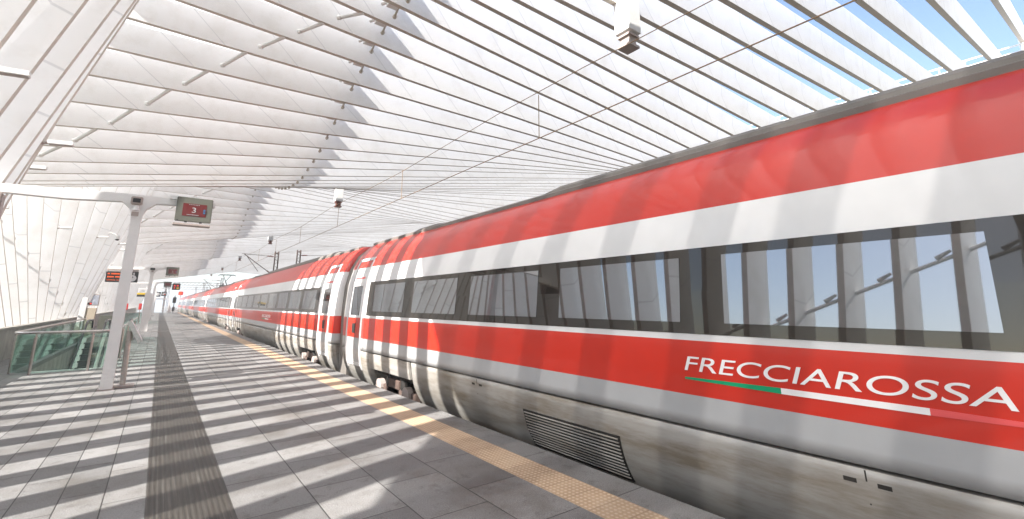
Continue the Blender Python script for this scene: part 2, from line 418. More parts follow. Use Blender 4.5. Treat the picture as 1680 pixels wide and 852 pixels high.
for n in range(N0, N1):
    y = n+1.0
    P = geom(n); kz = P[1]; kr = P[2]; f_ = 1.3/(kr[0]-kz[0]); P0 = P
    P = [P[0], kz, (kz[0]+(kr[0]-kz[0])*f_, kz[1]+(kr[1]-kz[1])*f_), kr, P[3]]; O = offset(P); WOS = (.42, .38, .33, .33, .33)
    me = bpy.data.meshes.new('canopy_rib'); v = []; f = []; uvs = []
    u = [0]
    for i in range(len(P)-1): u.append(u[-1]+math.hypot(P[i+1][0]-P[i][0], P[i+1][1]-P[i][1]))
    for i, (p, q) in enumerate(zip(P, O)):
        WO = WOS[i]; v += [(p[0], -WI/2, p[1]), (p[0], WI/2, p[1]), (q[0], WO/2, q[1]), (q[0], -WO/2, q[1])]
    def F(ids, uv): f.append(ids); uvs.extend(uv)
    for i in range(len(P)-1):
        a, b = 4*i, 4*i+4; ua, ub = u[i], u[i+1]
        if i == 0: sh_ = .56*(n % 25)+.4; ua = ua*.76+sh_; ub = ub*.76+sh_
        if i == 1: ub -= ua-.4; ua = .4; c_ = ub
        if i == 2: ub = ub-ua+c_; ua = c_
        sk_ = 0 if i == 0 else .95
        F((a, b, b+1, a+1), [(.0, 0)]*4)
        F((a+1, b+1, b+2, a+2), [(ua, 0), (ub, 0), (ub+sk_, 1), (ua+sk_, 1)])
        F((a+2, b+2, b+3, a+3), [(.0, 0)]*4)
        F((a+3, b+3, b, a), [(ua+sk_, 1), (ub+sk_, 1), (ub, 0), (ua, 0)])
    F((0, 1, 2, 3), [(.0, 0)]*4); k = 4*(len(P)-1); F((k+3, k+2, k+1, k), [(.0, 0)]*4)
    me.from_pydata(v, [], f); me.update()
    ul = me.uv_layers.new(name='UVMap')
    for i, q in enumerate(uvs): ul.data[i].uv = q
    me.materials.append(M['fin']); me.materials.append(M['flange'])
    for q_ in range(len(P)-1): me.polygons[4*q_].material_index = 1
    r = bpy.data.objects.new('canopy_rib', me); r.location = (0, y, 0); C.objects.link(r)
    wv = max(0, min(4, (n)//25))
    tag(r, 'white steel portal rib in the '+waves[wv], 'canopy rib', 'portal ribs in the '+waves[wv])
    frames[n] = r
    # opaque sheet above the platform half, joining this rib to the next
    if n+1 < N1:
        P2 = geom(n+1); O2 = offset(P2)
        def top(Pk, Ok, nn):
            ax, az = Ok[1]; z0, s, t = prm(nn); c = D*math.sqrt(1+s*s)
            x1 = 4.95; return (ax, az), (x1, z0+s*x1+c)
        a0, a1 = top(P, O, n); b0, b1 = top(P2, O2, n+1)
        mb = MB()
        for dz in (.02,):
            mb.quad((a0[0], 0, a0[1]+dz), (a1[0], 0, a1[1]+dz), (b1[0], 1, b1[1]+dz), (b0[0], 1, b0[1]+dz))
        q = mb.build('roof_sheet', 'cover', r, fix=False)
    # joint bracket at X=4.95 with a tie pipe
    if -2 <= n <= 98:
        z = beam_z(n, 4.8)
        b = MB(); b.tube([(4.78, .05, z+.10), (4.86, .62, z+.06)], .035, 8); b.tube([(4.87, .58, z+.06), (4.87, .68, z+.06)], .065, 8)
        b.build('tie_pipe', 'pipe', r)
        b = MB(); b.box(4.45, 4.78, WI/2, WI/2+.22, z+.04, z+.34); b.tube([(4.55, .1, z+.2), (4.35, .42, z+.16)], .05, 8); b.build('bracket', 'white', r)
        # roof brace: diagonal line of short pipes
        xb = 15.9-.915*y+.915*25*((n)//25)
        if xb > P[1][0]+.2 and xb < 4.6:
            zb = beam_z(n, xb); zc = beam_z(n+1, xb-.8)
            MB().tube([(xb, 0, zb+.03), (xb-.56, .62, zc+.16)], .06, 10).tube([(xb-.53, .59, zc+.155), (xb-.60, .66, zc+.17)], .08, 10).build('brace_pipe', 'white', r)
        else:
            zz = 4.96-.52*((n) % 25)
            if 0 <= n % 25 <= 7:
                x0 = leg_x(n, zz); x1 = leg_x(n+1, zz-.35)
                MB().tube([(x0+.02, .1, zz-.05), (x0-.07, .36, zz-.19)], .03, 10, .055).tube([(x0-.45, 0, zz), (leg_x(n+1, zz-.5)-.45, 1, zz-.52)], .045, 8).build('brace_pipe', 'white', r)
    if n in (10, 11, 12, 13, 14, 15, 16, 9, 8, 17):
        z0, s, t = prm(n); pts = [(xx, WI/2+.045, z0+s*xx+.07) for xx in (P[1][0]+.15, 4.3)]
        c = MB().tube(pts, .03, 8); c.build('conduit', 'white', r)
# floodlight bars on the legs
lamp_lbl = {9: 'white floodlight bar on a leaning rib at the left edge, highest of the row', 13: 'white floodlight bar at the top left where the ribs converge', 16: 'small white floodlight bar just above the sign post arm', 24: 'grey floodlight bar pointing right beside the hanging sign at the left edge', 29: 'white floodlight bar on a rib above the departure board, nearer one', 32: 'white floodlight bar on a rib above the departure board, farther one'}
for n in (5, 9, 13, 16, 24, 29, 32, 35, 39, 42, 50, 54, 57):
    z = 5.25; x = leg_x(n, z)
    e = empty('floodlight', lamp_lbl.get(n, 'small white floodlight bar far along the left wall of ribs'), 'floodlight', (x, n+1, z), 'floodlight bars along the left ribs')
    a = MB().box(.08, .50, -.07, .07, -.045, .045); a.rot((0, 0, 0), 'Y', -.08).build('lamp_body', 'white', e, bevel=.008)
    MB().box(.1, .48, -.05, .05, -.055, -.047).rot((0, 0, 0), 'Y', -.08).build('lamp_lens', 'taupe', e)
    MB().tube([(-.02, 0, -.05), (.1, 0, 0)], .03, 8).build('mounting_arm', 'taupe', e)
# walkway on top of canopy at the right
xw = 32.0
e = empty('roof_walkway', 'white latticed roof walkway crossing behind the ribs at the top right', 'walkway', (xw, 0, 0))
tr = MB(); dk = MB(); ps = MB()
for n in range(-6, 24):
    y = n+1; za = 13.35; zb = 13.35
    za, zb = (za, zb)
    for dx in (-.45, .45):
        MB().tube([(dx, y, za-.1), (dx, y, za+.65)], .03, 6).build('post', 'white', e)
    dk.quad((-.45, y, za), (.45, y, za), (.45, y+1, zb), (-.45, y+1, zb)); dk.quad((-.45, y, za+.03), (.45, y, za+.03), (.45, y+1, zb+.03), (-.45, y+1, zb+.03))
for dx in (-.45, .45):
    for dz in (.05, .62): MB().tube([(dx, -5, 13.35+dz), (dx, 25, 13.35+dz)], .04, 6).build('handrail', 'white', e)
dk.build('deck', 'taupe', e)

# ---------------------------------------------------------------- haze
HAZE = 0.0022
if HAZE > 0:
    hz = MB().box(-160, 400, -60, 900, -8.5, 24).build('haze', 'white')
    hm_ = bpy.data.materials.new('haze_air'); hm_.use_nodes = True; ht = hm_.node_tree; ht.nodes.clear()
    pv = ht.nodes.new('ShaderNodeVolumePrincipled'); pv.inputs['Color'].default_value = (.93, .96, 1, 1); pv.inputs['Density'].default_value = HAZE
    pv.inputs['Anisotropy'].default_value = .1
    ou = ht.nodes.new('ShaderNodeOutputMaterial'); ht.links.new(pv.outputs[0], ou.inputs['Volume'])
    hz.data.materials.clear(); hz.data.materials.append(hm_); tag(hz, kind='stuff')
# ---------------------------------------------------------------- train
XC = 5.48
PROF = [(4.04, .60), (4.038, 1.0), (4.045, 1.4), (4.07, 1.8), (4.115, 2.25), (4.21, 2.62), (4.34, 2.92), (4.50, 3.15), (4.72, 3.36), (5.0, 3.46), (XC, 3.50)]
SK = [(5.05, -.64), (4.78, -.58), (4.52, -.42), (4.32, -.20), (4.165, .05), (4.08, .30), (4.042, .575)]
def px(z):
    A = SK+PROF
    for (x0, z0), (x1, z1) in zip(A[:-1], A[1:]):
        if z0 <= z <= z1 and z1 > z0: return x0+(x1-x0)*(z-z0)/(z1-z0)
    return 4.04
def refine(pr, k=3):
    o = []
    n = len(pr)
    for i in range(n-1):
        p0 = pr[max(i-1, 0)]; p1 = pr[i]; p2 = pr[i+1]; p3 = pr[min(i+2, n-1)]
        for j in range(k):
            t = j/k
            o.append(tuple(.5*((2*p1[a])+(-p0[a]+p2[a])*t+(2*p0[a]-5*p1[a]+4*p2[a]-p3[a])*t*t+(-p0[a]+3*p1[a]-3*p2[a]+p3[a])*t**3) for a in (0, 1)))
    o.append(pr[-1]); return o
def loft(pr, ys, full=True, close=True):
    """ys: list of (y, inset)"""
    if full: ring = pr+[(2*XC-x, z) for x, z in pr[::-1][1:]]
    else: ring = pr
    mb = MB(); n = len(ring)
    for y, ins in ys:
        for x, z in ring:
            f = (XC-x)/(XC-4.04)
            mb.v.append((x+ins*f, y, z-ins*max(0, (z-2.6))*.9))
    for k in range(len(ys)-1):
        for j in range(n-1 if not close else n):
            a = k*n+j; b = k*n+(j+1) % n; mb.f.append((a, b, b+n, a+n))
    if close:
        mb.f.append(tuple(range(n))); mb.f.append(tuple(range((len(ys)-1)*n, len(ys)*n)))
    return mb
def strip(z0, z1, y0, y1, off, th=.02, k=8):
    """thin curved plate following the body side, proud by off"""
    mb = MB(); zs = [z0+(z1-z0)*i/k for i in range(k+1)]
    poly = [(px(z)-off, z) for z in zs]+[(px(z)+th, z) for z in zs[::-1]]
    return mb.prism(poly, 'y', y0, y1)
def arc_profile(z0, z1, k=14):
    return [(px(z0+(z1-z0)*i/k), z0+(z1-z0)*i/k) for i in range(k+1)]
LC = 23.55; PITCH = 24.2
def bogie(parent, yc):
    e = MB(); e.box(4.55, 6.4, yc-1.0, yc+1.0, -.35, -.15).box(4.28, 4.42, yc-1.25, yc+1.25, -.30, -.08).box(6.54, 6.68, yc-1.25, yc+1.25, -.30, -.08)
    e.box(4.3, 4.5, yc-.25, yc+.25, -.25, .15)
    b = e.build('bogie', 'mast', parent)
    for s in (-1, 1):
        for x in (4.76, 6.24):
            w_ = MB().tube([(x-.07, yc+s*.82, -.12), (x+.07, yc+s*.82, -.12)], .43, 24); w_.build('wheel', 'rail', b)
        MB().tube([(4.5, yc+s*.82, -.12), (6.5, yc+s*.82, -.12)], .08, 10).tube([(4.34, yc+s*.82, -.12), (4.5, yc+s*.82, -.12)], .15, 12).build('axle', 'taupe', b)
        MB().tube([(4.36, yc+s*.4, -.3), (4.36, yc+s*.4, .1)], .09, 12).build('spring', 'dark', b)
PRr = refine(PROF, 3); SKr = refine(SK, 3)
def coach(k, y0, label, detail=True, panto=False, first=False):
    y1 = y0+LC
    e = empty('train_coach', label, 'train coach', (XC, y0, 0), 'coaches of the red and grey train')
    def B(mb, nm, m, par=None, **kw):
        # coordinates stay in world y; parent at (XC,y0,0)
        for i, v in enumerate(mb.v): mb.v[i] = (v[0]-XC, v[1]-y0, v[2])
        return mb.build(nm, m, par or e, **kw)
    ins = [(y0, .16), (y0+.03, .09), (y0+.10, .03), (y0+.22, 0), (y1-.22, 0), (y1-.10, .03), (y1-.03, .09), (y1, .16)]
    body = B(loft(PRr, ins), 'body', 'livery', smooth=False)
    for p in body.data.polygons: p.use_smooth = len(p.vertices) == 4
    # window band and panes
    wy0, wy1 = y0+1.9, y1-1.85
    B(strip(1.425, 2.235, wy0, wy1, .006, .02, 2), 'window_band', 'band')
    npn = 9; pitch = (wy1-wy0-.3)/npn
    for i in range(npn):
        a = wy1-.15-pitch*(i+1)+.22; b = wy1-.15-pitch*i-.22
        B(strip(1.53, 2.15, a, b, .012, .02, 1), 'window_pane', 'pane')
    # skirts between bogie openings
    by0, by1 = y0+3.2, y1-3.25
    segs = [(y0+.1, by0-1.1), (by0+1.1, by1-1.1), (by1+1.1, y1-.1)]
    for a, b in segs:
        n = SKr+[(5.2, .575), (5.2, -.66)]
        mb = MB(); m = len(n)
        sh = .12 if b-a > 5 else .0
        for y, i_ in ((a, .10), (a+.05, .04), (a+.14, 0), (b-.14, 0), (b-.05, .04), (b, .10)):
            for x, z in n: mb.v.append((x+(i_ if x < 5 else 0), y, z))
        for q in range(5):
            for j in range(m): aa = q*m+j; bb = q*m+(j+1) % m; mb.f.append((aa, bb, bb+m, aa+m))
        mb.f.append(tuple(range(m))); mb.f.append(tuple(range(5*m, 6*m)))
        so_ = B(mb, 'skirt', 'skirt')
        for p_ in so_.data.polygons: p_.use_smooth = len(p_.vertices) == 4 and abs(p_.normal.y) < .5 and p_.center.x < -1.0
    for a, b in segs:
        m_ = max(1, round((b-a)/2.3))
        for i in range(1, m_):
            yy = a+(b-a)*i/m_
            if first and 3.3 < yy < 5.3: continue
            B(strip(-.1, .57, yy-.005, yy+.005, .002, .01, 6), 'panel_joint', 'dark')
            B(strip(.47, .50, yy-.14, yy-.06, .004, .01, 1), 'latch', 'dark')
            B(strip(.47, .50, yy+.06, yy+.14, .004, .01, 1), 'latch', 'dark')
    # upper valance above the bogies
    for c in (by0, by1):
        B(strip(.24, .573, c-1.1, c+1.1, 0, .05, 3), 'skirt', 'skirt')
        bo = MB(); 
    B(MB().box(4.3, 6.7, y0+.4, y1-.4, .12, .60), 'underframe', 'dark')
    be = empty('tmp', 'x', 'x'); bpy.data.objects.remove(be)
    for c in (by0, by1):
        q = MB(); 
        bb = MB(); bb.box(4.55, 6.4, c-1.0, c+1.0, -.35, -.15).box(4.24, 4.38, c-1.05, c+1.05, -.26, -.06).box(4.24, 4.5, c-.3, c+.3, -.35, .10).box(6.54, 6.68, c-1.05, c+1.05, -.30, -.08)
        b_ = B(bb, 'bogie', 'mast', bevel=.015)
        for s in (-1, 1):
            for x in (4.76, 6.24):
                B(MB().tube([(x-.07, c+s*.72, -.13), (x+.07, c+s*.72, -.13)], .43, 24), 'wheel', 'rail', b_)
            B(MB().tube([(4.22, c+s*.72, -.13), (6.6, c+s*.72, -.13)], .10, 12).tube([(4.18, c+s*.72, -.13), (4.3, c+s*.72, -.13)], .17, 14), 'axle', 'taupe', b_)
            B(MB().tube([(4.34, c+s*.38, -.26), (4.34, c+s*.38, .15)], .10, 12), 'spring', 'dark', b_)
    # doors at both ends
    for (d0, d1) in ((y0+.62, y0+1.52), (y1-1.5, y1-.60)):
        dr = B(strip(.30, 2.80, d0, d1, .012, .02, 18), 'door', 'livery')
        B(strip(1.42, 2.16, d0+.12, d1-.12, .018), 'door_window', 'pane', dr)
        B(strip(.98, 1.22, (d0+d1)/2-.12, (d0+d1)/2+.12, .02, .02, 2), 'door_handle', 'dark', dr)
        for a, b in ((d0-.11, d0-.015), (d1+.015, d1+.11)):
            B(strip(.12, 2.86, a, b, .022, .02, 18), 'door_frame', 'frame_paint')
        B(strip(2.82, 2.90, d0-.11, d1+.11, .022, .02, 3), 'door_frame', 'frame_paint')
        B(strip(.20, .285, d0-.02, d1+.02, .03, .02, 2), 'door_step', 'letter')
        B(strip(2.34, 2.39, d0+.1, d1-.1, .016, .01, 2), 'door_line', 'redstripe', dr)
    # roof edge lip and fairings
    lip = MB().prism([(4.70, 3.335), (4.69, 3.40), (4.78, 3.45), (4.95, 3.46), (4.95, 3.40)], 'y', y0+.3, y1-.3)
    B(lip, 'roof_gutter', 'roofgrey')
    def fair(a, b, h=.16):
        pr = [(4.72, 3.38), (4.74, 3.38+h*.55), (4.82, 3.38+h*.9), (5.0, 3.38+h*1.2), (XC, 3.38+h*1.35)]
        ring = pr+[(2*XC-x, z) for x, z in pr[::-1][1:]]
        mb = MB(); m = len(ring); ss = [(a, .02), (a+.35, .6), (a+.9, 1), (b-.9, 1), (b-.35, .6), (b, .02)]
        for y, f in ss:
            for x, z in ring: mb.v.append((XC+(x-XC)*(.86+.14*f), y, 3.38+(z-3.38)*f))
        for q in range(len(ss)-1):
            for j in range(m): aa = q*m+j; bb2 = q*m+(j+1) % m; mb.f.append((aa, bb2, bb2+m, aa+m))
        mb.f.append(tuple(range(m))); mb.f.append(tuple(range((len(ss)-1)*m, len(ss)*m)))
        o = B(mb, 'roof_fairing', 'roofgrey'); return o
    if panto:
        fair(y0+2, y0+9); fair(y1-7.5, y1-4.6)
    else:
        fair(y0+2.2, y1-7.1); fair(y1-4.8, y1-2.2, .13)
    # gangway bellows
    g = loft([(4.26, -.3), (4.24, .5), (4.22, 1.5), (4.26, 2.2), (4.38, 2.7), (4.6, 3.1), (4.9, 3.36), (XC, 3.42)], [(y1-.02, 0), (y1+PITCH-LC+.02, 0)])
    B(g, 'gangway_bellows', 'rubber')
    # panel lines
    for yy in (y0+1.8, y1-1.78):
        B(strip(.62, 1.40, yy-.006, yy+.006, .003, .01, 3), 'panel_joint', 'dark')
    if first:
        # louvred grille low on the skirt
        gr = MB().box(0, 0, 0, 0, 0, 0); gr = MB()
        for i in range(12):
            z = -.14+.038*i
            xx = px(z)
            gr.prism([(xx-.026, z), (xx-.032, z+.008), (xx-.010, z+.022), (xx-.002, z+.018)], 'y', 3.5, 5.1)
        pl = MB(); zs = [-.17+.49*i/8 for i in range(9)]
        pl.prism([(px(z)-.016, z) for z in zs]+[(px(z)+.02, z) for z in zs[::-1]], 'y', 3.48, 5.12)
        o = B(pl, 'grille', 'dark'); B(gr, 'louvre', 'skirt', o)
    if detail:
        # lettering and tricolour stripe on the red band
        ty = 2.62 if first else y0+LC*.44+1.4
        hgt = .20; wd = 2.15
        x_ = px(1.1)-.004
        def TX(body, nm, m, z, size, wdt, yst, shear=.2):
            o = text(body, nm, m, e, (x_, yst, z), (0, -1, 0), (0, 0, 1), size, wdt, .002, shear)
            return o
        TX('FRECCIAROSSA', 'lettering', 'letter', 1.09, .185, wd, ty)
        for a, b, m in ((0, .85, 'green'), (.85, 1.75, 'letter'), (1.75, 2.55, 'redstripe')):
            za = 1.02; zt = lambda t: .006+.018*math.sin(PI*min(1, (t+.15)/2.8))
            mb = MB(); xs = px(1.0)-.0045
            mb.prism([(ty-a, za-zt(a)), (ty-a, za+zt(a)), (ty-b, za+zt(b)), (ty-b, za-zt(b))], 'x', xs, xs+.01)
            B(mb, 'stripe', m)
        mb = MB(); xs = px(2.45)-.006
        for i in range(5):
            pass
        B(strip(2.42, 2.47, ty-1.2, ty-.2, .004, .01, 2), 'marking', 'skirt')
    if panto:
        yc = 58.6; p = MB(); p.box(4.9, 6.05, yc-.9, yc+.9, 3.62, 3.68)
        for xx in (5.0, 5.95):
            for s in (-1, 1): p.tube([(xx, yc+s*.7, 3.45), (xx, yc+s*.7, 3.65)], .06, 8)
        pb = B(p, 'pantograph', 'dark')
        arm = MB().tube([(5.48, yc-.6, 3.7), (5.48, yc+.9, 4.15)], .05, 8).tube([(5.48, yc+.9, 4.15), (5.1, yc-.1, 4.78)], .03, 8).tube([(5.48, yc+.9, 4.15), (5.86, yc-.1, 4.78)], .03, 8)
        B(arm, 'arm', 'dark', pb)
        B(MB().tube([(4.65, yc-.1, 4.70), (4.85, yc-.1, 4.80), (6.1, yc-.1, 4.80), (6.3, yc-.1, 4.70)], .035, 8).tube([(4.8, yc+.2, 4.79), (6.15, yc+.2, 4.79)], .03, 8), 'contact_head', 'dark', pb)
    return e
names = ['nearest red and grey coach, filling the right half of the photo', 'second red and grey coach, just beyond the first gangway', 'third red and grey coach, the one carrying the raised pantograph', 'fourth coach along, past the pantograph coach', 'fifth coach along, small and far away', 'farthest coach, nearly lost at the end of the platform', 'last distant coach of the train beyond the platform end']
y0 = 13.08-LC
for k in range(7):
    coach(k, y0+PITCH*k, names[k], detail=(k in (0, 1)), panto=(k == 2), first=(k == 0))

# ---------------------------------------------------------------- sign posts on the platform
def signpost(k, y, cab=False):
    lb = ['nearest white leaning T-shaped post in front of the glass balustrade', 'second white T-shaped post, with a wide boxed lower half', 'third white T-shaped post, beyond the boxed one', 'fourth white T-shaped post near the platform end'][k]
    e = empty('sign_post', lb, 'post', (-.48, y, 0), 'white T-shaped sign posts')
    # pole tapered, leaning left
    def ring(cx, hw, hd, z): return [(cx-hw, -hd, z), (cx+hw, -hd, z), (cx+hw, hd, z), (cx-hw, hd, z)]
    secs = [ring(-.18, .10, .09, 0), ring(-.17, .095, .085, 1.5), ring(-.155, .088, .08, 3.45), ring(-.155, .10, .08, 3.6), ring(-.15, .15, .08, 3.74), ring(-.15, .28, .08, 3.86), ring(-.15, .30, .08, 3.9)]
    mb = MB()
    for s in secs: mb.v += s
    for i in range(len(secs)-1):
        for j in range(4): a = 4*i+j; b = 4*i+(j+1) % 4; mb.f.append((a, b, b+4, a+4))
    mb.f.append((0, 1, 2, 3)); mb.f.append(tuple(4*(len(secs)-1)+j for j in range(4)))
    mb.build('pole', 'white', e, bevel=.006)
    ar = MB().prism([(-2.5, 3.80), (-1.3, 3.80), (-.45, 3.86), (.15, 3.88), (.55, 3.90), (1.25, 3.93), (1.25, 4.04), (.4, 4.04), (-.3, 4.05), (-2.5, 3.97)], 'y', -.079, .079)
    ar.build('arm', 'white', e, bevel=.01)
    MB().box(-.31, -.05, -.13, .13, 0, .02).build('base_plate', 'taupe', e)
    if cab: MB().prism([(-.34, .0), (.05, .0), (.03, 2.38), (-.34, 2.38)], 'y', -.2, .2).build('casing', 'white', e, bevel=.01)
    return e
PY = [12.75, 37.8, 62.9, 88.0]
for k, y in enumerate(PY): signpost(k, y, k == 1)
def display(k, y, scale=1, label='', x0=.03, w_=.68, n3=True):
    e = empty('platform_display', label, 'display', (x0+w_/2, y, 3.52))
    b = MB().prism([(-.12, 0), (.12, .03), (.12, .56), (-.10, .56)], 'x', -w_/2, w_/2); b.build('housing', 'olive', e, bevel=.012)
    MB().box(-w_/2-.02, w_/2+.0, -.14, .12, -.085, -.045).build('shelf', 'taupe', e, bevel=.006)
    # tilted face: front plane from (y=-.12,z=0) to (y=-.10,z=.56)
    fy = lambda z: -.12+.02*z/.56
    def face(x0_, x1_, z0_, z1_, o, m, nm, par):
        return MB().quad((x0_, fy(z0_)-o, z0_), (x1_, fy(z0_)-o, z0_), (x1_, fy(z1_)-o, z1_), (x0_, fy(z1_)-o, z1_)).quad((x0_, fy(z0_)+.002, z0_), (x1_, fy(z0_)+.002, z0_), (x1_, fy(z1_)+.002, z1_), (x0_, fy(z1_)+.002, z1_)).build(nm, m, par, fix=False)
    s = face(-.22, .23, .13, .42, .003, 'screen', 'screen', e)
    if n3:
        t_ = text('3', 'numeral', 'screen_text', s, (-.045, fy(.24)-.008, .215), (1, 0, 0), (0, .035, 1), .17, .075, .002)
        t_.location = (0, 0, 0)
        mb = MB()
        for i in range(9):
            mb.box(-.13+i*.025, -.113+i*.025, -.126, -.118, .155, .168)
        for i in range(7): mb.box(-.11+i*.03, -.09+i*.03, -.116, -.108, .392, .402)
        mb.build('small_text', 'screen_text', s)
        MB().box(.17, .21, -.123, -.113, .26, .305).box(.17, .21, -.123, -.113, .205, .25).build('blue_icon', 'screen_blue', s)
    for xx in (-.16, .12): MB().box(xx, xx+.05, -.135, -.10, -.02, .012).build('latch', 'dark', e)
    MB().box(-.31, -.275, -.135, -.11, .01, .035).build('badge', 'dark', e)
    MB().tube([(0, 0, .55), (0, 0, .6)], .04, 8).build('hanger', 'white', e)
    MB().box(-.48, .1, -.03, .05, .50, .58).build('mounting_rail', 'white', e)
display(0, 12.6, label='grey platform display showing a 3 on a red screen, nearest and largest')
display(1, 37.7, label='smaller grey platform display with red screen on the second post', x0=.08, n3=True)
display(2, 62.8, label='distant grey display with a dim red screen on the third post', x0=.1, n3=False)
e = empty('warning_screen', 'black hanging screen with red marks and a yellow square', 'screen', (1.22, 62.9, 3.55))
MB().box(-.36, .36, -.08, .08, -.34, .36).build('housing', 'black', e)
MB().box(-.22, -.08, -.09, -.081, .05, .2).box(.05, .2, -.09, -.081, .05, .2).box(-.2, -.1, -.09, -.081, -.2, -.05).build('marks', 'led_red', e)
MB().box(.04, .24, -.09, -.081, -.25, -.03).build('yellow_square', 'yellow', e)
MB().box(-.3, .3, -.03, .03, .36, .42).build('hanger', 'white', e)
# camera on nearest post
e = empty('post_camera', 'small camera box at the head of the nearest white post', 'camera', (-.66, 12.6, 3.80))
MB().box(-.10, .10, -.16, -.01, .0, .16).build('housing', 'taupe', e, bevel=.015); MB().box(-.065, .065, -.17, -.161, .03, .12).build('lens', 'black', e)
MB().tube([(0, -.06, -.02), (0, -.06, -.10)], .045, 12).tube([(0, -.06, -.10), (0, -.06, -.13)], .07, 12).build('dome', 'white', e)
MB().box(-.06, .06, -.075, -.05, -.25, -.16).build('socket_plate', 'taupe', e)
e = empty('post_camera', 'tiny dark camera at the head of the second white post', 'camera', (-.63, 37.65, 3.86))
MB().box(-.12, .12, -.16, -.01, -.02, .12).build('housing', 'dark', e, bevel=.015); MB().tube([(0, -.06, -.02), (0, -.06, -.15)], .06, 12).build('dome', 'taupe', e)
# edge sign at far left
e = empty('hanging_sign', 'taupe framed hanging sign cut off by the left edge of the photo', 'sign', (-2.98, 12.6, 3.45))
MB().prism([(-.05, -.32), (.10, -.30), (.14, .30), (-.10, .32)], 'x', -.36, .36).build('frame', 'taupe', e, bevel=.02)
MB().box(-.31, .31, -.115, -.108, -.24, .24).build('panel', 'black', e); MB().box(-.05, .05, -.02, .05, .3, .42).build('hanger', 'white', e)
# departure board + clock on the second post
e = empty('departure_board', 'black departure board with three orange text rows, on the second post arm', 'departure board', (-2.42, 37.7, 3.35))
MB().box(-.44, .46, -.12, .12, -.32, .32).build('housing', 'black', e, bevel=.01)
led = MB(); random.seed(3)
for r_ in range(3):
    x = -.36
    while x < .40:
        w2 = random.uniform(.03, .06)
        if random.random() > .13: led.box(x, x+w2, -.126, -.121, .15-r_*.19-(.0 if r_ < 2 else -.02), .235-r_*.19-(.0 if r_ < 2 else .03))
        x += w2+.014
led.build('led_text', 'led', e)
MB().box(-.40, 1.1, -.12, .12, .34, .50).build('hood', 'taupe', e, bevel=.01)
e = empty('platform_clock', 'black square clock with round white dial beside the departure board', 'clock', (-1.58, 37.7, 3.36))
MB().box(-.30, .28, -.12, .12, -.33, .33).build('housing', 'black', e, bevel=.01)
dl = MB().tube([(0, -.128, -.07), (0, -.122, -.07)], .20, 28).build('dial', 'paper', e)
MB().box(-.008, .012, -.134, -.130, -.07, .07).build('hour_hand', 'black', dl)
hd = MB().box(0, .14, -.134, -.130, -.076, -.06); hd.rot((0, -.132, -.07), 'Y', -.9).build('minute_hand', 'black', dl)
MB().box(.02, .09, -.126, -.121, .15, .28).build('numeral', 'paper', e); MB().box(-.17, -.14, -.126, -.121, .18, .21).build('indicator', 'led_red', e)
# farther small signs
e = empty('exit_sign', 'yellow and black direction sign beyond the boxed post', 'sign', (-1.62, 62.9, 2.66))
MB().box(-.42, .42, -.05, .05, -.2, .2).build('board', 'black', e); MB().box(-.42, .42, -.06, -.051, .02, .2).build('yellow_band', 'yellow', e)
MB().tube([(-.3, 0, .2), (-.3, 0, 1.3)], .02, 6).tube([(.3, 0, .2), (.3, 0, 1.3)], .02, 6).build('hanger', 'white', e)
e = empty('far_clock', 'small black sign with white round dial near the platform end', 'clock', (-.36, 88, 3.14))
MB().box(-.30, .30, -.08, .08, -.36, .36).build('housing', 'black', e); MB().tube([(0, -.09, 0), (0, -.081, 0)], .24, 20).build('dial', 'paper', e)
e = empty('far_sign', 'small black sign with white and red panel near the platform end', 'sign', (.34, 88, 3.2))
MB().box(-.32, .32, -.08, .08, -.33, .33).build('housing', 'black', e); MB().box(-.2, .2, -.09, -.081, -.2, .18).build('white_panel', 'paper', e); MB().box(.02, .18, -.1, -.091, -.18, 0).build('red_mark', 'red', e)
e = empty('wall_poster', 'grey blue poster board standing by the parapet left of the departure board', 'sign', (-3.45, 41, 1.95))
MB().box(-.28, .25, -.04, .04, -.35, .38).build('board', 'taupe', e); MB().box(-.23, .2, -.05, -.041, -.3, .33).build('poster', plain('poster_print', (.35, .37, .42), .4, 0, .3, 4), e)
MB().tube([(.15, 0, -1.95), (.15, 0, -.35)], .04, 8).build('leg', 'white', e)

# ---------------------------------------------------------------- lectern with plate base
e = empty('info_stand', 'steel information stand with a slanted panel beside the nearest post', 'information stand', (-.40, 12.95, 0))
MB().box(-.24, .17, -.16, .16, .0, .045).build('base_plate', 'taupe', e, bevel=.006)
MB().tube([(-.02, 0, .04), (-.04, 0, 1.14)], .05, 16).build('pole', 'steel', e, smooth=False)
pn = MB().box(-.035, .035, -.22, .22, -.25, .25); pn.rot((0, 0, 0), 'Y', -.5)
for i, v in enumerate(pn.v): pn.v[i] = (v[0]+.05, v[1], v[2]+1.12)
pn.build('panel', 'steel', e, bevel=.006)
pf = MB().box(.036, .042, -.19, .19, -.22, .22); pf.rot((0, 0, 0), 'Y', -.5)
for i, v in enumerate(pf.v): pf.v[i] = (v[0]+.05, v[1], v[2]+1.12)
pf.build('map_sheet', 'paper', e)

